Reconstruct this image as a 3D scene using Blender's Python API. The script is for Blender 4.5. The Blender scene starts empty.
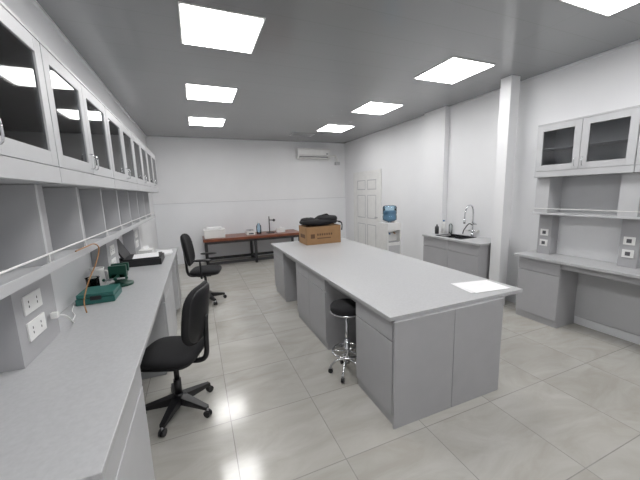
import bpy, bmesh, math, random
from mathutils import Vector, Matrix
random.seed(4)
S=bpy.context.scene
try: S.view_settings.view_transform='Standard'
except Exception: pass
H=3.02; XL=-.92; XR=4.12; YB=8.05; YN=-1.8; CAMZ=1.65

# ---------------- materials ----------------
def mat(name,col,rough=.5,metal=0,noise=.03,nscale=8,spec=.5,bump=0,coat=0):
    m=bpy.data.materials.new(name);m.use_nodes=True
    nt=m.node_tree;b=nt.nodes['Principled BSDF']
    tc=nt.nodes.new('ShaderNodeTexCoord');n=nt.nodes.new('ShaderNodeTexNoise')
    n.inputs['Scale'].default_value=nscale;n.inputs['Detail'].default_value=3
    nt.links.new(tc.outputs['Object'],n.inputs['Vector'])
    r=nt.nodes.new('ShaderNodeValToRGB')
    r.color_ramp.elements[0].position=.3;r.color_ramp.elements[1].position=.7
    r.color_ramp.elements[0].color=tuple(c*(1-noise) for c in col)+(1,)
    r.color_ramp.elements[1].color=tuple(min(1,c*(1+noise)) for c in col)+(1,)
    nt.links.new(n.outputs['Fac'],r.inputs['Fac']);nt.links.new(r.outputs['Color'],b.inputs['Base Color'])
    b.inputs['Roughness'].default_value=rough;b.inputs['Metallic'].default_value=metal
    b.inputs['Specular IOR Level'].default_value=spec
    b.inputs['Coat Weight'].default_value=coat
    if bump:
        bp=nt.nodes.new('ShaderNodeBump');bp.inputs['Strength'].default_value=bump;bp.inputs['Distance'].default_value=.005
        n2=nt.nodes.new('ShaderNodeTexNoise');n2.inputs['Scale'].default_value=nscale*30
        nt.links.new(tc.outputs['Object'],n2.inputs['Vector'])
        nt.links.new(n2.outputs['Fac'],bp.inputs['Height']);nt.links.new(bp.outputs['Normal'],b.inputs['Normal'])
    return m
def emis(name,col,st):
    m=bpy.data.materials.new(name);m.use_nodes=True;nt=m.node_tree;nt.nodes.clear()
    e=nt.nodes.new('ShaderNodeEmission');e.inputs[0].default_value=col+(1,);e.inputs[1].default_value=st
    o=nt.nodes.new('ShaderNodeOutputMaterial');nt.links.new(e.outputs[0],o.inputs[0]);return m
def glassm(name,tint,rough=.03):
    m=bpy.data.materials.new(name);m.use_nodes=True;nt=m.node_tree;nt.nodes.clear()
    t=nt.nodes.new('ShaderNodeBsdfTransparent');t.inputs[0].default_value=tint+(1,)
    g=nt.nodes.new('ShaderNodeBsdfGlossy');g.inputs['Roughness'].default_value=rough
    f=nt.nodes.new('ShaderNodeFresnel');f.inputs[0].default_value=1.5
    mx=nt.nodes.new('ShaderNodeMixShader');o=nt.nodes.new('ShaderNodeOutputMaterial')
    nt.links.new(f.outputs[0],mx.inputs[0]);nt.links.new(t.outputs[0],mx.inputs[1]);nt.links.new(g.outputs[0],mx.inputs[2])
    nt.links.new(mx.outputs[0],o.inputs[0]);return m
WALL=mat('wall_paint',(.80,.805,.82),.6,noise=.015,nscale=2,bump=.05)
WALL2=mat('wall_panel',(.80,.81,.83),.3,noise=.015,nscale=2)
GREY=mat('grey_laminate',(.40,.40,.415),.45,noise=.02)
GREYL=mat('light_grey_laminate',(.52,.525,.54),.42,noise=.02)
TOP=mat('grey_worktop',(.45,.455,.465),.32,noise=.05,nscale=60)
DARKG=mat('gap_dark',(.10,.10,.11),.7)
PLINTH=mat('plinth',(.33,.34,.35),.6)
BLACK=mat('black_fabric',(.010,.010,.012),.85,bump=.3)
BPLAS=mat('black_plastic',(.010,.010,.012),.4)
CHROME=mat('chrome',(.75,.76,.78),.12,metal=1)
STEEL=mat('steel',(.5,.5,.52),.3,metal=1)
WHITEP=mat('white_plastic',(.78,.78,.77),.35)
PAPER=mat('paper',(.86,.86,.87),.8)
CARD=mat('cardboard',(.33,.19,.09),.8,noise=.08)
CARDP=mat('cardboard_print',(.12,.06,.03),.8)
WOOD=mat('brown_wood',(.20,.06,.03),.3,noise=.25,nscale=5)
DKMET=mat('dark_metal',(.03,.03,.033),.45)
TEAL=mat('teal_plastic',(.02,.12,.105),.4)
GREEN=mat('green_paint',(.004,.05,.032),.35)
BLUEW=glassm('blue_bottle',(.72,.86,.95))
GLASS=glassm('cabinet_glass',(.66,.69,.72),.05)
GLASSR=glassm('clear_cabinet_glass',(.94,.95,.96),.05)
CLEAR=glassm('clear_glass',(.85,.87,.87))
AMBER=mat('amber_rubber',(.42,.22,.09),.5)
LED=emis('led_panel',(1,.99,.98),16.5)
SINKM=mat('black_sink',(.02,.02,.022),.25)
SCREEN=mat('dark_screen',(.02,.03,.04),.2)
BLUE=mat('blue_plastic',(.05,.15,.35),.4)

def brickmat(name,c1,c2,cm,w,h,mort,ox,oy,rough,veins,off=0,bump=.2,spec=.5):
    m=bpy.data.materials.new(name);m.use_nodes=True;nt=m.node_tree;b=nt.nodes['Principled BSDF']
    g=nt.nodes.new('ShaderNodeNewGeometry')
    mp=nt.nodes.new('ShaderNodeMapping');mp.inputs['Location'].default_value=(-ox,-oy,0)
    nt.links.new(g.outputs['Position'],mp.inputs['Vector'])
    k=nt.nodes.new('ShaderNodeTexBrick');k.offset=off;k.squash=1
    k.inputs['Scale'].default_value=1;k.inputs['Brick Width'].default_value=w;k.inputs['Row Height'].default_value=h
    k.inputs['Mortar Size'].default_value=mort;k.inputs['Mortar Smooth'].default_value=.1
    k.inputs['Color1'].default_value=c1+(1,);k.inputs['Color2'].default_value=c2+(1,);k.inputs['Mortar'].default_value=cm+(1,)
    nt.links.new(mp.outputs['Vector'],k.inputs['Vector'])
    out=k.outputs['Color']
    if veins:
        n=nt.nodes.new('ShaderNodeTexNoise');n.inputs['Scale'].default_value=1.6;n.inputs['Detail'].default_value=6;n.inputs['Roughness'].default_value=.62;n.inputs['Distortion'].default_value=1.2
        mp2=nt.nodes.new('ShaderNodeMapping');mp2.inputs['Rotation'].default_value=(0,0,.6);mp2.inputs['Scale'].default_value=(1,2.6,1)
        add=nt.nodes.new('ShaderNodeVectorMath');add.operation='MULTIPLY_ADD'
        nt.links.new(k.outputs['Color'],add.inputs[0]);add.inputs[1].default_value=(60,60,60)
        nt.links.new(g.outputs['Position'],add.inputs[2])
        nt.links.new(add.outputs[0],mp2.inputs['Vector']);nt.links.new(mp2.outputs['Vector'],n.inputs['Vector'])
        r=nt.nodes.new('ShaderNodeValToRGB');r.color_ramp.elements[0].position=.35;r.color_ramp.elements[1].position=.65
        r.color_ramp.elements[0].color=(.84,.825,.795,1);r.color_ramp.elements[1].color=(1.0,1.0,1.0,1)
        nt.links.new(n.outputs['Fac'],r.inputs['Fac'])
        mx=nt.nodes.new('ShaderNodeMixRGB');mx.blend_type='MULTIPLY';mx.inputs[0].default_value=1
        nt.links.new(k.outputs['Color'],mx.inputs[1]);nt.links.new(r.outputs['Color'],mx.inputs[2]);out=mx.outputs['Color']
    nt.links.new(out,b.inputs['Base Color'])
    b.inputs['Roughness'].default_value=rough;b.inputs['Specular IOR Level'].default_value=spec
    bp=nt.nodes.new('ShaderNodeBump');bp.invert=True;bp.inputs['Strength'].default_value=bump;bp.inputs['Distance'].default_value=.002
    nt.links.new(k.outputs['Fac'],bp.inputs['Height']);nt.links.new(bp.outputs['Normal'],b.inputs['Normal'])
    return m
FLOOR=brickmat('floor_tiles',(.475,.465,.435),(.515,.505,.475),(.33,.325,.31),.629,.629,.003,.103,.217,.15,True,spec=.6)
CEIL=brickmat('ceiling_pvc',(.29,.295,.305),(.295,.30,.31),(.26,.265,.27),6.0,.30,.0025,-3,.1,.15,False,bump=.3,spec=.8)

# ---------------- builder ----------------
class B:
    def __init__(s,name): s.name=name;s.bm=bmesh.new();s.mats=[];s.M=Matrix.Identity(4)
    def mi(s,m):
        if m not in s.mats: s.mats.append(m)
        return s.mats.index(m)
    def add(s,vs,fs,m,smooth=False):
        i=s.mi(m);V=[s.bm.verts.new(s.M@Vector(v)) for v in vs]
        for f in fs:
            try:
                F=s.bm.faces.new([V[k] for k in f]);F.material_index=i;F.smooth=smooth
            except ValueError: pass
        return V
    def box(s,x0,x1,y0,y1,z0,z1,m,rot=None,c=None):
        vs=[Vector((x,y,z)) for z in(z0,z1) for y in(y0,y1) for x in(x0,x1)]
        if rot is not None:
            cc=Vector(c) if c else Vector(((x0+x1)/2,(y0+y1)/2,(z0+z1)/2))
            vs=[cc+rot@(v-cc) for v in vs]
        s.add(vs,[(0,2,3,1),(4,5,7,6),(0,1,5,4),(2,6,7,3),(0,4,6,2),(1,3,7,5)],m)
    def cyl(s,p0,p1,r0,m,r1=None,n=20,cap=True):
        r1=r0 if r1 is None else r1
        p0=Vector(p0);p1=Vector(p1);d=(p1-p0).normalized()
        a=d.orthogonal().normalized();b=d.cross(a)
        vs=[];
        for p,r in((p0,r0),(p1,r1)):
            for k in range(n):
                t=2*math.pi*k/n;vs.append(p+a*r*math.cos(t)+b*r*math.sin(t))
        s.add(vs,[(k,(k+1)%n,n+(k+1)%n,n+k) for k in range(n)],m,True)
        if cap:
            s.add([vs[k] for k in range(n)],[tuple(reversed(range(n)))],m)
            s.add([vs[n+k] for k in range(n)],[tuple(range(n))],m)
    def lathe(s,c,prof,m,n=28):
        c=Vector(c);vs=[]
        for r,z in prof:
            for k in range(n):
                t=2*math.pi*k/n;vs.append(c+Vector((r*math.cos(t),r*math.sin(t),z)))
        fs=[]
        for j in range(len(prof)-1):
            for k in range(n): fs.append((j*n+k,j*n+(k+1)%n,(j+1)*n+(k+1)%n,(j+1)*n+k))
        s.add(vs,fs,m,True)
    def tube(s,pts,r,m,n=10,sub=6):
        P=[Vector(p) for p in pts];Q=[]
        if sub>1 and len(P)>2:
            for i in range(len(P)-1):
                a=P[max(i-1,0)];b=P[i];c=P[i+1];d=P[min(i+2,len(P)-1)]
                for k in range(sub):
                    t=k/sub;Q.append(.5*((2*b)+(c-a)*t+(2*a-5*b+4*c-d)*t*t+(3*b-a-3*c+d)*t**3))
            Q.append(P[-1])
        else: Q=P
        vs=[];up=None
        for i,q in enumerate(Q):
            d=(Q[min(i+1,len(Q)-1)]-Q[max(i-1,0)]).normalized()
            if up is None: up=d.orthogonal().normalized()
            up=(up-d*up.dot(d)).normalized();b=d.cross(up)
            for k in range(n):
                t=2*math.pi*k/n;vs.append(q+up*r*math.cos(t)+b*r*math.sin(t))
        L=len(Q)
        fs=[(j*n+k,j*n+(k+1)%n,(j+1)*n+(k+1)%n,(j+1)*n+k) for j in range(L-1) for k in range(n)]
        fs+=[tuple(reversed(range(n))),tuple((L-1)*n+k for k in range(n))]
        s.add(vs,fs,m,True)
    def sphere(s,c,r,m,sc=(1,1,1),n=16):
        c=Vector(c)
        vs=[];fs=[]
        for j in range(n//2+1):
            ph=math.pi*j/(n//2)
            for k in range(n):
                t=2*math.pi*k/n
                vs.append(c+Vector((r*sc[0]*math.sin(ph)*math.cos(t),r*sc[1]*math.sin(ph)*math.sin(t),r*sc[2]*math.cos(ph))))
        for j in range(n//2):
            for k in range(n): fs.append((j*n+k,(j+1)*n+k,(j+1)*n+(k+1)%n,j*n+(k+1)%n))
        s.add(vs,fs,m,True)
    def pad(s,c,sx,sy,sz,m,p=4,rot=None,bend=0,n=28,k2=2.6):
        c=Vector(c);vs=[];fs=[];h=14
        def se(a,e): return math.copysign(abs(a)**e,a)
        for j in range(h+1):
            ph=-math.pi/2+math.pi*j/h
            for k in range(n):
                t=2*math.pi*k/n
                v=Vector((sx*se(math.cos(ph),2/k2)*se(math.cos(t),2/p),sy*se(math.cos(ph),2/k2)*se(math.sin(t),2/p),sz*se(math.sin(ph),2/k2)))
                v.z+=bend*(v.y/sy)**2
                if rot is not None: v=rot@v
                vs.append(c+v)
        for j in range(h):
            for k in range(n): fs.append((j*n+k,j*n+(k+1)%n,(j+1)*n+(k+1)%n,(j+1)*n+k))
        s.add(vs,fs,m,True)
    def done(s,bevel=0,origin=None):
        bmesh.ops.remove_doubles(s.bm,verts=s.bm.verts,dist=1e-6)
        bmesh.ops.recalc_face_normals(s.bm,faces=s.bm.faces)
        me=bpy.data.meshes.new(s.name)
        vs=[v.co for v in s.bm.verts]
        if origin is None:
            origin=Vector(((min(v.x for v in vs)+max(v.x for v in vs))/2,(min(v.y for v in vs)+max(v.y for v in vs))/2,min(v.z for v in vs)))
        bmesh.ops.translate(s.bm,verts=s.bm.verts,vec=-Vector(origin))
        s.bm.to_mesh(me);s.bm.free()
        for m in s.mats: me.materials.append(m)
        o=bpy.data.objects.new(s.name,me);o.location=origin;S.collection.objects.link(o)
        if bevel:
            b=o.modifiers.new('bevel','BEVEL');b.width=bevel;b.segments=2;b.limit_method='ANGLE';b.angle_limit=math.radians(50)
            b.harden_normals=False
        return o
def simple(name,x0,x1,y0,y1,z0,z1,m,bevel=0):
    b=B(name);b.box(x0,x1,y0,y1,z0,z1,m);return b.done(bevel)

# ---------------- room shell ----------------
simple('floor',XL-.1,XR+.1,YN-.1,YB+.1,-.1,0,FLOOR)
simple('ceiling',XL-.1,XR+.1,YN-.1,YB+.1,H,H+.1,CEIL)
simple('wall_left',XL-.1,XL,YN-.1,YB+.1,0,H,WALL)
simple('wall_right',XR,XR+.1,YN-.1,YB+.1,0,H,WALL)
simple('wall_back',XL,XR,YB,YB+.1,0,H,WALL)
simple('wall_front',XL,XR,YN-.1,YN,0,H,WALL)
PZ=1.48
simple('wall_panel_back',XL+.002,XR-.002,YB-.015,YB,0,PZ,WALL2,.004)
simple('trim_1',XL+.002,XR-.002,YB-.02,YB,PZ,PZ+.008,GREYL)
simple('baseboard_right',XR-.012,XR,-1.7,4.1,0,.09,WALL2)
simple('baseboard_back',XL+.01,XR-.01,YB-.028,YB-.015,0,.09,WALL2)
simple('trim_ceiling_left',XL,XL+.02,YN,YB,H-.025,H,WALL2)
simple('trim_ceiling_right',XR-.02,XR,YN,YB,H-.025,H,WALL2)
simple('trim_ceiling_back',XL,XR,YB-.02,YB,H-.025,H,WALL2)
simple('wall_pilaster',XR-.10,XR,4.12,4.64,0,H,WALL)
simple('wall_column',3.76,3.92,2.78,2.93,0,H,WALL,.004)
XW=XR-.003

for x in(.02,2.65):
    for y in([2.58,4.27,5.97,.88,-.8] if x<1 else [1.0,2.63,4.27,5.9,-.7]):
        b=B('ceiling_light_panel')
        b.box(x-.015,x+.615,y-.015,y+.615,H-.008,H-.0005,WHITEP)
        b.box(x,x+.6,y,y+.6,H-.012,H-.008,LED)
        b.done()
b=B('ceiling_vent')
b.box(2.2,2.75,6.9,7.2,H-.012,H-.001,GREYL)
for i in range(5): b.box(2.24,2.71,6.93+i*.052,6.955+i*.052,H-.016,H-.012,PLINTH)
b.done(.002)

# ---------------- left bench ----------------
BZ=.89;BX=-.31
def front_negx_panels(b,x,ys,z0,z1,out):
    for y0,y1 in ys:
        zd=z1-.15
        for a,c in((zd+.004,z1-.004),(z0+.004,zd-.004)):
            b.box(min(x,x+out*.018),max(x,x+out*.018),y0+.003,y1-.003,a,c,GREYL)
XB=XL+.003
b=B('wall_bench')
b.box(XB,BX,.92,5.0,BZ-.03,BZ,TOP)
for y0,y1,n in((.96,1.66,1),(2.95,3.85,2),(4.5,4.98,1)):
    b.box(XL+.02,BX-.04,y0,y1,.08,BZ-.03,GREYL)
    b.box(XL+.02,BX-.08,y0+.02,y1-.02,0,.08,PLINTH)
    w=(y1-y0)/n
    front_negx_panels(b,BX-.04,[(y0+i*w,y0+(i+1)*w) for i in range(n)],.09,BZ-.035,1)
b.box(XB,XL+.02,.96,4.98,.1,BZ-.03,GREYL)
b.done(.003)

SZ=1.33; CB=1.73
b=B('reagent_shelf')
b.box(XB,-.70,.75,6.1,SZ-.022,SZ,GREYL)
b.box(-.705,-.69,.75,6.1,SZ-.035,SZ+.012,GREYL)
b.tube([(-.70,.76,SZ+.055),(-.70,6.08,SZ+.055)],.005,WHITEP,sub=1)
y=.80
b.box(XB,XL+.012,.75,6.1,SZ,CB-.002,GREYL)
while y<6.1:
    b.box(XB,-.705,y-.012,y+.012,SZ,CB-.002,GREYL)
    b.box(XB,-.74,y+.02,y+.16,SZ,CB-.002,GREY)
    b.tube([(-.70,y,SZ),(-.70,y,SZ+.055)],.004,WHITEP,sub=1)
    y+=.54
for y in(1.70,3.25,4.55):
    b.box(XB,-.79,y,y+.40,BZ+.001,SZ-.022,GREY)
    for zz in(1.03,1.16):
        b.box(-.79,-.782,y+.07,y+.24,zz-.045,zz+.045,WHITEP)
        for q in(.11,.19):
            for dz in(-.012,.012):
                b.box(-.783,-.7805,y+q-.003,y+q+.003,zz+dz-.006,zz+dz+.006,DARKG)
b.done(.002)

def wall_cab(name,xb,xf,y0,y1,z0,z1,zdoor0,zdoor1,glass):
    out=1 if xf>xb else -1
    b=B(name)
    t=.018
    def bx(xa,xc,*a): b.box(min(xa,xc),max(xa,xc),*a)
    bx(xb,xf,y0,y0+t,z0,z1,GREYL);bx(xb,xf,y1-t,y1,z0,z1,GREYL)
    bx(xb,xf,y0+t,y1-t,z0,z0+t,GREYL);bx(xb,xf,y0+t,y1-t,z1-t,z1,GREYL)
    bx(xb,xb+out*.008,y0+t,y1-t,z0+t,z1-t,GREYL)
    zm=(zdoor0+zdoor1)/2
    bx(xb+out*.01,xf-out*.05,y0+t,y1-t,zm-.008,zm+.008,GREYL)
    ym=(y0+y1)/2
    fx=xf+out*.02
    bx(xf,fx,y0,y1,z0,zdoor0-.004,GREYL);
    if z1>zdoor1+.006: bx(xf,fx,y0,y1,zdoor1+.004,z1,GREYL)
    for a,c in((y0+.003,ym-.002),(ym+.002,y1-.003)):
        f=.065
        bx(xf,fx,a,a+f,zdoor0,zdoor1,GREYL);bx(xf,fx,c-f,c,zdoor0,zdoor1,GREYL)
        bx(xf,fx,a+f,c-f,zdoor0,zdoor0+f,GREYL);bx(xf,fx,a+f,c-f,zdoor1-f,zdoor1,GREYL)
        bx(xf+out*.008,xf+out*.012,a+f,c-f,zdoor0+f,zdoor1-f,glass)
    for yy in(ym-.035,ym+.035):
        b.tube([(fx,yy,zdoor0+.03),(fx+out*.022,yy,zdoor0+.04),(fx+out*.022,yy,zdoor0+.11),(fx,yy,zdoor0+.12)],.004,CHROME,n=8,sub=3)
    b.done(.002)
for i in range(5):
    y0=.79+1.085*i
    wall_cab('wall_cabinet',XB,-.62,y0+.002,y0+1.083,CB,2.385,CB+.08,2.365,GLASS)

# ---------------- island ----------------
IZ=.82
b=B('lab_island')
b.box(1.12,2.42,1.57,4.97,IZ-.03,IZ,TOP)
x0,x1=1.16,2.17
b.box(x0,x1,1.565,2.08,.0,IZ-.03,GREY)
b.box(x0,x1,2.72,3.69,.0,IZ-.03,GREY)
b.box(x0,x1,4.30,4.92,.0,IZ-.03,GREY)
b.box(1.66,1.70,2.08,4.4,0,IZ-.03,GREY)
b.box(x1-.03,x1,2.08,4.4,0,IZ-.03,GREY)
b.box(1.18,2.12,2.08,4.4,IZ-.10,IZ-.03,GREY)
def drawers(y0,y1,n):
    w=(y1-y0)/n
    for i in range(n):
        a=y0+i*w+.003;c=y0+(i+1)*w-.003
        b.box(x0-.018,x0,a,c,IZ-.175,IZ-.036,GREY);b.box(x0-.018,x0,a,c,.085,IZ-.183,GREY)
drawers(1.575,2.08,1);drawers(2.72,3.69,2);drawers(4.30,4.92,1)
b.box(x0-.018,1.664,1.547,1.565,.0,IZ-.031,GREY);b.box(1.668,x1,1.547,1.565,.0,IZ-.031,GREY)
b.done(.003)

# ---------------- right desk ----------------
DZ=.81
b=B('wall_desk')
b.box(3.70,XW,.7,2.56,DZ-.03,DZ,TOP)
b.box(3.76,XR-.014,2.03,2.51,.0,DZ-.03,GREY)
b.box(3.742,3.76,2.033,2.507,DZ-.18,DZ-.036,GREY);b.box(3.742,3.76,2.033,2.507,.085,DZ-.188,GREY)
b.box(3.76,XR-.014,.72,1.15,.0,DZ-.03,GREY)
b.box(3.76,3.78,1.15,2.03,DZ-.10,DZ-.03,GREY)
b.box(XR-.03,XR-.014,1.15,2.03,.1,DZ-.03,GREYL)
b.done(.003)
b=B('desk_shelf')
b.box(3.86,XW,.75,2.47,SZ-.022,SZ,GREYL)
b.box(XR-.012,XW,.75,2.47,SZ,1.748,GREYL)
for y in(.78,1.50,2.30):
    b.box(3.87,XW,y,y+.15,SZ,1.748,GREYL)
    b.box(3.98,XW,y,y+.15,DZ+.001,SZ-.022,GREY)
    for zz in(.95,1.08):
        b.box(3.972,3.98,y+.03,y+.12,zz-.04,zz+.04,WHITEP)
        b.box(3.9705,3.9735,y+.055,y+.095,zz-.02,zz+.02,DARKG)
b.tube([(3.87,.76,SZ+.05),(3.87,2.46,SZ+.05)],.004,WHITEP,sub=1)
b.done(.002)
wall_cab('wall_cabinet',XW,3.82,1.54,2.44,1.75,2.35,1.82,2.33,GLASSR)
wall_cab('wall_cabinet',XW,3.82,.63,1.536,1.75,2.35,1.82,2.33,GLASSR)

# ---------------- sink counter ----------------
CZ=.88
b=B('sink_counter')
cx0=3.58
sx0,sx1,sy0,sy1=3.70,4.00,3.40,3.88
ye=4.11;yn=2.95
b.box(cx0,sx0,yn,ye,CZ-.03,CZ,TOP);b.box(sx1,XW,yn,ye,CZ-.03,CZ,TOP)
b.box(sx0,sx1,yn,sy0,CZ-.03,CZ,TOP);b.box(sx0,sx1,sy1,ye,CZ-.03,CZ,TOP)
b.box(cx0+.04,XR-.014,yn+.03,ye-.01,0,CZ-.2,GREY)
b.box(cx0+.04,cx0+.06,yn+.03,ye-.01,CZ-.2,CZ-.03,GREY);b.box(cx0+.04,XR-.014,yn+.03,yn+.05,CZ-.2,CZ-.03,GREY)
for a,c in((yn+.03,3.54),(3.54,ye-.01)):
    b.box(cx0+.022,cx0+.04,a+.003,c-.003,CZ-.18,CZ-.036,GREY);b.box(cx0+.022,cx0+.04,a+.003,c-.003,.09,CZ-.188,GREY)
b.box(sx0,sx1,sy0,sy1,CZ-.17,CZ-.16,SINKM)
b.box(sx0-.02,sx0,sy0-.02,sy1+.02,CZ-.17,CZ+.006,SINKM);b.box(sx1,sx1+.02,sy0-.02,sy1+.02,CZ-.17,CZ+.006,SINKM)
b.box(sx0,sx1,sy0-.02,sy0,CZ-.17,CZ+.006,SINKM);b.box(sx0,sx1,sy1,sy1+.02,CZ-.17,CZ+.006,SINKM)
b.done(.002)
b=B('gooseneck_faucet')
fy=3.50;fx=4.06
b.cyl((fx,fy,CZ+.001),(fx,fy,CZ+.05),.025,CHROME)
b.tube([(fx,fy,CZ+.04),(fx,fy,CZ+.38),(fx-.04,fy,CZ+.49),(fx-.12,fy,CZ+.49),(fx-.17,fy,CZ+.40),(fx-.18,fy,CZ+.28)],.012,CHROME)
b.cyl((fx-.18,fy,CZ+.22),(fx-.18,fy,CZ+.29),.018,CHROME)
b.cyl((fx,fy-.08,CZ+.09),(fx,fy+.08,CZ+.09),.011,CHROME)
for q in(-.09,.09): b.cyl((fx,fy+q-.02,CZ+.09),(fx,fy+q+.02,CZ+.09),.022,WHITEP)
b.cyl((fx,fy-.06,CZ+.2),(fx-.08,fy-.06,CZ+.24),.012,CHROME);b.cyl((fx,fy,CZ+.2),(fx,fy-.06,CZ+.2),.008,CHROME)
b.tube([(fx,fy,CZ+.18),(fx-.03,fy+.05,CZ+.20),(fx-.05,fy+.12,CZ+.10),(fx-.03,fy+.16,CZ+.03)],.008,BPLAS)
b.done()
for (x,y,h,r,m,cap) in((3.98,4.03,.23,.036,WHITEP,BLUE),(4.08,3.97,.19,.03,CLEAR,WHITEP),(3.84,4.04,.16,.034,DKMET,BPLAS)):
    b=B('soap_bottle')
    b.lathe((x,y,CZ+.001),[(0.001,0),(r,0),(r,h*.7),(r*.8,h*.8),(r*.35,h*.86),(r*.35,h*.9)],m)
    b.cyl((x,y,CZ+h*.9),(x,y,CZ+h),r*.42,cap);b.done()

# ---------------- door ----------------
b=B('door_1')
dy0,dy1,dh=6.22,7.42,2.08
b.box(XR-.03,XW,dy0-.07,dy0,0,dh+.07,WHITEP);b.box(XR-.03,XW,dy1,dy1+.07,0,dh+.07,WHITEP);b.box(XR-.03,XW,dy0,dy1,dh,dh+.07,WHITEP)
b.box(XR-.02,XW,dy0+.005,dy1-.005,.005,dh-.005,WHITEP)
w=(dy1-dy0)
for a,c in((.12,.46),(.54,.88)):
    for z0,z1 in((.18,.80),(.95,1.55),(1.68,1.93)):
        ya,yb=dy0+a*w,dy0+c*w
        b.box(XR-.026,XR-.02,ya,yb,z0,z0+.02,GREYL);b.box(XR-.026,XR-.02,ya,yb,z1-.02,z1,GREYL)
        b.box(XR-.026,XR-.02,ya,ya+.02,z0+.02,z1-.02,GREYL);b.box(XR-.026,XR-.02,yb-.02,yb,z0+.02,z1-.02,GREYL)
        b.box(XR-.03,XR-.02,ya+.045,yb-.045,z0+.045,z1-.045,WHITEP)
b.cyl((XR-.02,dy0+.08,1.0),(XR-.06,dy0+.08,1.0),.012,STEEL);b.sphere((XR-.075,dy0+.08,1.0),.03,STEEL)
b.done(.003)

# ---------------- water dispenser ----------------
b=B('water_dispenser')
wx,wy=3.50,4.95
b.box(wx-.16,wx+.16,wy-.16,wy+.16,.02,.65,WHITEP)
b.box(wx-.16,wx+.16,wy-.05,wy+.16,.65,.88,WHITEP)
b.box(wx-.16,wx+.16,wy-.16,wy+.16,.88,1.02,WHITEP)
b.box(wx-.16,wx-.13,wy-.16,wy-.05,.65,.88,WHITEP);b.box(wx+.13,wx+.16,wy-.16,wy-.05,.65,.88,WHITEP)
b.box(wx-.12,wx+.12,wy-.15,wy-.06,.651,.665,PLINTH)
b.cyl((wx-.06,wy-.05,.83),(wx-.06,wy-.10,.81),.014,BLUE);b.cyl((wx+.06,wy-.05,.83),(wx+.06,wy-.10,.81),.014,AMBER)
b.box(wx-.13,wx+.13,wy-.165,wy-.16,.08,.59,GREYL)
for a in(-.13,.13):
    for c in(-.13,.13): b.cyl((wx+a,wy+c,0),(wx+a,wy+c,.02),.015,BPLAS)
b.lathe((wx,wy,1.015),[(.09,0),(.10,.01),(.10,.02)],WHITEP)
b.lathe((wx,wy,1.02),[(.03,.0),(.035,.02),(.10,.04),(.135,.06),(.135,.14),(.128,.15),(.128,.17),(.135,.18),(.135,.30),(.125,.325),(.09,.34),(.001,.34)],BLUEW)
b.lathe((wx,wy,1.02),[(.001,.02),(.03,.025),(.095,.048),(.125,.07),(.125,.24),(.001,.24)],mat('water',(.42,.60,.74),.1))
b.done(.008)

# ---------------- air conditioner ----------------
b=B('air_conditioner')
ax0,ax1=2.62,3.56;y=YB;z0,z1=2.56,2.84
prof=[(0,z0+.03),(-.10,z0),(-.17,z0+.02),(-.215,z0+.09),(-.215,z1-.05),(-.19,z1-.005),(-.16,z1),(0,z1)]
vs=[(ax0,y+p[0]-.001,p[1]) for p in prof]+[(ax1,y+p[0]-.001,p[1]) for p in prof];n=len(prof)
b.add(vs,[(k,(k+1)%n,n+(k+1)%n,n+k) for k in range(n)]+[tuple(range(n)),tuple(range(n,2*n))],WHITEP)
b.box(ax0+.04,ax1-.10,y-.222,y-.212,z0+.085,z0+.092,PLINTH)
b.box(ax0+.05,ax1-.06,y-.205,y-.17,z0+.018,z0+.065,DARKG,rot=Matrix.Rotation(math.radians(-35),3,'X'))
b.box(ax0+.05,ax1-.06,y-.225,y-.18,z0+.012,z0+.02,WHITEP,rot=Matrix.Rotation(math.radians(-30),3,'X'))
b.box(ax1-.12,ax1-.06,y-.219,y-.214,z0+.12,z0+.14,SCREEN)
b.done(.004)
b=B('air_conditioner_pipe')
b.tube([(ax1+.001,YB-.08,2.65),(ax1+.12,YB-.08,2.65),(ax1+.22,YB-.07,2.65),(ax1+.28,YB-.06,2.57),(ax1+.28,YB-.06,2.45)],.035,WHITEP)
b.box(ax1+.22,ax1+.34,YB-.12,YB-.02,2.41,2.49,GREYL)
b.done()

# ---------------- back table ----------------
b=B('wooden_table')
tx0,tx1,ty0,ty1,tz=.08,2.45,7.22,7.98,.66
b.box(tx0,tx1,ty0,ty1,tz-.06,tz,WOOD)
for x in(tx0+.06,(tx0+tx1)/2,tx1-.06):
    for yy in(ty0+.06,ty1-.06): b.box(x-.03,x+.03,yy-.03,yy+.03,0,tz-.06,DKMET)
    b.box(x-.02,x+.02,ty0+.06,ty1-.06,tz-.12,tz-.06,DKMET)
    b.box(x-.02,x+.02,ty0+.06,ty1-.06,.06,.11,DKMET)
b.box(tx0+.05,tx1-.05,ty0+.03,ty0+.07,.05,.11,DKMET)
b.box(tx0+.05,tx1-.05,ty0+.03,ty0+.07,tz-.12,tz-.06,DKMET)
b.box(tx0+.05,tx1-.05,ty1-.07,ty1-.03,.05,.11,DKMET)
b.done(.003)
b=B('plastic_basin')
b.box(.12,.58,7.35,7.75,tz+.001,tz+.20,WHITEP);b.box(.105,.595,7.335,7.765,tz+.18,tz+.205,WHITEP)
b.box(.18,.52,7.4,7.7,tz+.205,tz+.25,PAPER);b.done(.015)
b=B('laboratory_balance')
b.box(1.10,1.30,7.45,7.72,tz+.001,tz+.09,WHITEP);b.cyl((1.2,7.62,tz+.09),(1.2,7.62,tz+.11),.02,STEEL)
b.cyl((1.2,7.62,tz+.11),(1.2,7.62,tz+.12),.09,STEEL);b.box(1.14,1.26,7.446,7.452,tz+.02,tz+.05,SCREEN);b.done(.006)
b=B('plastic_bottle')
b.lathe((1.42,7.6,tz+.001),[(.001,0),(.06,0),(.06,.20),(.025,.25),(.025,.27)],BLUEW);b.cyl((1.42,7.6,tz+.27),(1.42,7.6,tz+.30),.027,WHITEP);b.done()
b=B('retort_stand')
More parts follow.
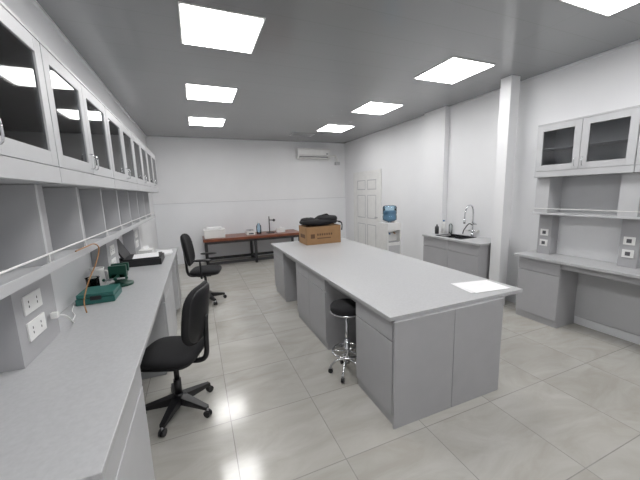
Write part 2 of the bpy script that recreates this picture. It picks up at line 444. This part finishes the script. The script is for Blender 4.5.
b.box(1.62,1.80,7.5,7.66,tz+.001,tz+.02,DKMET);b.cyl((1.70,7.62,tz+.02),(1.70,7.62,tz+.42),.012,DKMET)
b.cyl((1.70,7.62,tz+.33),(1.78,7.50,tz+.33),.012,DKMET);b.sphere((1.79,7.48,tz+.33),.035,DKMET);b.done()
b=B('tissue_box')
b.box(1.88,2.08,7.5,7.65,tz+.001,tz+.1,WHITEP);b.add([(1.95,7.57,tz+.1),(2.02,7.58,tz+.1),(1.94,7.56,tz+.16),(2.0,7.6,tz+.17)],[(0,1,3,2)],PAPER);b.done(.003)

# ---------------- cardboard box + bag ----------------
b=B('cardboard_box')
bx0,bx1,by0,by1,bh=1.58,2.18,4.45,4.83,.29
t=.006;z=IZ+.001
b.box(bx0,bx1,by0,by1,z,z+t,CARD)
b.box(bx0,bx1,by0,by0+t,z+t,z+bh,CARD);b.box(bx0,bx1,by1-t,by1,z+t,z+bh,CARD)
b.box(bx0,bx0+t,by0+t,by1-t,z+t,z+bh,CARD);b.box(bx1-t,bx1,by0+t,by1-t,z+t,z+bh,CARD)
b.box(bx0+t,bx1-t,by0+t,by1-t,z+bh-.02,z+bh-.012,CARD)
b.box(bx0+.07,bx0+.14,by0-.001,by0,z+.10,z+.17,CARDP)
for i in range(7): b.box(bx0+.18+i*.04,bx0+.205+i*.04,by0-.001,by0,z+.14,z+.175,CARDP)
b.box(bx0+.18,bx0+.42,by0-.001,by0,z+.09,z+.105,CARDP)
b.box(bx0-.001,bx0,by0+.08,by1-.08,z+.1,z+.16,CARDP)
b.done()
b=B('black_bag')
cx,cy=(bx0+bx1)/2,(by0+by1)/2;zz=z+bh
b.pad((cx-.02,cy,zz+.058),.32,.19,.055,BLACK,p=3)
b.pad((cx+.12,cy-.02,zz+.105),.17,.15,.06,BLACK,p=3)
b.pad((cx-.18,cy+.02,zz+.075),.13,.14,.055,BLACK,p=3)
b.tube([(cx-.1,cy-.06,zz+.09),(cx-.08,cy-.08,zz+.14),(cx+.04,cy-.08,zz+.175),(cx+.12,cy-.08,zz+.175),(cx+.15,cy-.06,zz+.13)],.014,BLACK)
b.tube([(cx+.2,cy-.1,zz+.07),(cx+.28,cy-.15,zz+.06),(cx+.32,cy-.2,zz+.02),(cx+.31,cy-.205,zz-.08)],.010,BLACK)
o=b.done()
dm=o.modifiers.new('folds','DISPLACE');tx=bpy.data.textures.new('folds','CLOUDS');tx.noise_scale=.08;dm.texture=tx;dm.strength=.03;dm.mid_level=.5;dm.texture_coords='LOCAL'

b=B('paper_sheet')
b.box(1.99,2.34,1.65,1.91,IZ+.001,IZ+.003,PAPER,rot=Matrix.Rotation(math.radians(-10),3,'Z'))
b.box(2.01,2.36,1.64,1.89,IZ+.0035,IZ+.005,PAPER,rot=Matrix.Rotation(math.radians(-6),3,'Z'))
b.done()

# ---------------- office chairs ----------------
def office_chair(loc,ang,arms=False,seat=.48,back_top=1.05,k=1.0):
    b=B('office_chair')
    b.M=Matrix.Translation(Vector(loc))@Matrix.Rotation(ang,4,'Z')@Matrix.Scale(k,4)
    for i in range(5):
        a=2*math.pi*i/5+.3;c,s=math.cos(a),math.sin(a)
        vs=[]
        for r,w,za,zb in((.03,.035,.07,.135),(.27,.018,.062,.088)):
            for sg in(-1,1):
                for zz in(za,zb): vs.append((c*r-s*w*sg,s*r+c*w*sg,zz))
        b.add(vs,[(0,1,3,2),(4,6,7,5),(0,4,5,1),(2,3,7,6),(1,5,7,3),(0,2,6,4)],BPLAS)
        p=Vector((c*.27,s*.27,0));tdir=Vector((-s,c,0))
        for sg in(-1,1):
            q=p+tdir*(.012*sg);b.cyl(q+tdir*(-.008)+Vector((0,0,.027)),q+tdir*.008+Vector((0,0,.027)),.027,BPLAS,n=18)
        b.cyl(p+Vector((0,0,.03)),p+Vector((0,0,.07)),.008,STEEL,n=8)
    b.cyl((0,0,.06),(0,0,.15),.035,BPLAS);b.cyl((0,0,.14),(0,0,.27),.028,BPLAS);b.cyl((0,0,.26),(0,0,seat-.07),.02,BPLAS)
    b.box(-.10,.10,-.07,.07,seat-.085,seat-.05,BPLAS)
    b.tube([(.03,-.05,seat-.065),(.05,-.2,seat-.07),(.05,-.25,seat-.07)],.006,BPLAS)
    b.pad((0.02,0,seat),.225,.225,.05,BLACK,p=4,bend=.008)
    b.pad((0.02,0,seat-.03),.215,.215,.022,BPLAS,p=4)
    b.tube([(-.05,0,seat-.07),(-.19,0,seat-.075),(-.25,0,seat-.03),(-.262,0,seat+.12),(-.27,0,seat+.3)],.02,BPLAS)
    hb=(back_top-seat-.09)/2;zc=back_top-hb
    rot=Matrix.Rotation(math.radians(-8),3,'Y')@Matrix.Rotation(math.radians(90),3,'Y')
    b.pad((-.235,0,zc),hb,.21,.038,BLACK,p=3.2,rot=rot,bend=.045)
    b.pad((-.258,0,zc),hb*.93,.19,.022,BPLAS,p=3.2,rot=rot,bend=.045)
    if arms:
        for sg in(-1,1):
            b.tube([(0,sg*.18,seat-.06),(0,sg*.265,seat-.05),(0,sg*.275,seat+.05),(0,sg*.275,seat+.2)],.014,BPLAS)
            b.pad((.03,sg*.275,seat+.215),.13,.035,.016,BPLAS,p=4)
    return b.done()
office_chair((-.25,2.40,0),math.radians(158),seat=.50,k=.97)
office_chair((.04,4.92,0),math.radians(-12),arms=True,seat=.50,back_top=1.09)

# ---------------- stools ----------------
def stool(x,y,h=.66):
    b=B('lab_stool')
    b.M=Matrix.Translation((x,y,0))
    b.lathe((0,0,h-.07),[(.001,0),(.13,0),(.145,.012),(.145,.05),(.13,.068),(.07,.074),(.001,.074)],BLACK)
    b.lathe((0,0,h-.075),[(.001,-.004),(.135,-.004),(.148,.004),(.148,.014),(.13,.014)],CHROME)
    b.cyl((0,0,.12),(0,0,h-.07),.014,CHROME);b.cyl((0,0,.10),(0,0,.34),.024,CHROME)
    for i in range(5):
        a=2*math.pi*i/5+.2;c,s=math.cos(a),math.sin(a)
        b.tube([(c*.02,s*.02,.14),(c*.10,s*.10,.12),(c*.155,s*.155,.06)],.011,CHROME,sub=4)
        b.cyl((c*.155,s*.155,.045),(c*.155,s*.155,.07),.012,STEEL,n=10)
        t=Vector((-s,c,0));p=Vector((c*.155,s*.155,.022));b.cyl(p-t*.012,p+t*.012,.022,BPLAS,n=14)
        b.cyl((c*.02,s*.02,.22),(c*.135,s*.135,.22),.006,CHROME,n=8)
    pts=[(.135*math.cos(2*math.pi*k/32),.135*math.sin(2*math.pi*k/32),.22) for k in range(33)]
    b.tube(pts,.008,CHROME,n=8,sub=1)
    b.done()
stool(1.16,2.28,.67);stool(1.42,4.0,.58)

# ---------------- bench items ----------------
Z=BZ+.001
b=B('teal_instrument_case')
b.box(-.86,-.62,2.58,2.82,Z,Z+.045,TEAL);b.box(-.855,-.625,2.585,2.815,Z+.048,Z+.075,TEAL);b.box(-.77,-.70,2.572,2.58,Z+.03,Z+.06,BPLAS)
b.done(.008)
b=B('bench_vise')
vx,vy=-.67,3.06
b.lathe((vx,vy,Z),[(.001,0),(.095,0),(.095,.018),(.05,.03),(.045,.07),(.05,.075),(.001,.075)],GREEN)
b.box(vx-.05,vx+.05,vy-.09,vy+.05,Z+.075,Z+.12,GREEN)
b.box(vx-.065,vx+.065,vy+.01,vy+.05,Z+.12,Z+.19,GREEN);b.box(vx-.065,vx+.065,vy-.09,vy-.05,Z+.08,Z+.19,GREEN)
b.box(vx-.05,vx+.05,vy+.05,vy+.11,Z+.1,Z+.16,GREEN)
b.cyl((vx,vy-.19,Z+.10),(vx,vy-.05,Z+.10),.014,GREEN);b.cyl((vx-.08,vy-.18,Z+.10),(vx+.08,vy-.18,Z+.10),.007,STEEL)
b.sphere((vx-.08,vy-.18,Z+.1),.012,GREEN);b.sphere((vx+.08,vy-.18,Z+.1),.012,GREEN)
b.done(.004)
b=B('glass_beaker')
b.lathe((-.83,2.90,Z),[(.001,0),(.04,0),(.045,.01),(.045,.12),(.05,.13),(.042,.125),(.042,.012),(.001,.006)],CLEAR);b.done()
b=B('white_jug')
b.lathe((-.84,3.08,Z),[(.001,0),(.05,0),(.055,.01),(.048,.15),(.055,.17),(.05,.165),(.044,.15),(.05,.012),(.001,.008)],WHITEP)
b.tube([(-.795,3.08,Z+.14),(-.765,3.08,Z+.13),(-.765,3.08,Z+.06),(-.79,3.08,Z+.04)],.007,WHITEP);b.done()
b=B('rubber_tubing')
b.tube([(-.675,2.15,SZ+.02),(-.672,2.32,SZ+.02),(-.670,2.48,SZ+.015),(-.668,2.56,SZ-.03),(-.69,2.53,SZ-.13),(-.73,2.47,Z+.2),(-.76,2.43,Z+.08),(-.74,2.38,Z+.006)],.004,AMBER)
b.done()
b=B('power_cable')
b.tube([(-.775,2.0,1.03),(-.74,2.06,1.0),(-.74,2.15,Z+.03),(-.78,2.25,Z+.006),(-.80,2.36,Z+.006),(-.85,2.48,Z+.006),(-.89,2.7,Z+.006),(-.895,3.0,Z+.006)],.004,WHITEP)
b.box(-.779,-.75,1.985,2.015,1.015,1.045,WHITEP)
b.done()
b=B('printer')
b.box(-.82,-.42,3.80,4.18,Z,Z+.07,BPLAS);b.box(-.80,-.44,3.82,4.18,Z+.07,Z+.085,DKMET)
b.box(-.84,-.825,3.84,4.16,Z+.0,Z+.10,BPLAS)
b.box(-.845,-.825,3.80,4.14,Z+.08,Z+.30,BPLAS,rot=Matrix.Rotation(math.radians(-28),3,'Y'))
b.box(-.72,-.46,3.83,4.12,Z+.0855,Z+.092,PAPER,rot=Matrix.Rotation(math.radians(6),3,'Z'))
b.done(.005)
b=B('tissue_box')
b.box(-.74,-.58,4.42,4.62,Z,Z+.08,WHITEP);b.add([(-.68,4.5,Z+.08),(-.64,4.54,Z+.08),(-.69,4.49,Z+.13),(-.63,4.55,Z+.12)],[(0,1,3,2)],PAPER);b.done(.003)
b=B('paper_stack')
b.box(-.55,-.36,4.35,4.62,Z,Z+.02,PAPER);b.box(-.54,-.35,4.36,4.63,Z+.0205,Z+.03,PAPER,rot=Matrix.Rotation(.1,3,'Z'));b.done()

# ---------------- world + camera ----------------
w=bpy.data.worlds.new('world');S.world=w;w.use_nodes=True
w.node_tree.nodes['Background'].inputs[0].default_value=(.9,.95,1,1);w.node_tree.nodes['Background'].inputs[1].default_value=.3
ya,pi_,ro=[math.radians(a) for a in(22.09,9.0,-1.68)]
F=Vector((math.sin(ya)*math.cos(pi_),math.cos(ya)*math.cos(pi_),-math.sin(pi_)))
R=Vector((math.cos(ya),-math.sin(ya),0));U=R.cross(F)
R,U=R*math.cos(ro)+U*math.sin(ro),-R*math.sin(ro)+U*math.cos(ro)
cam=bpy.data.cameras.new('camera');co=bpy.data.objects.new('camera',cam);S.collection.objects.link(co)
M=Matrix((R,U,-F)).transposed().to_4x4();M.translation=Vector((0,0,CAMZ));co.matrix_world=M
cam.sensor_width=36;cam.lens=300.7*36/640;cam.clip_start=.02
S.camera=co
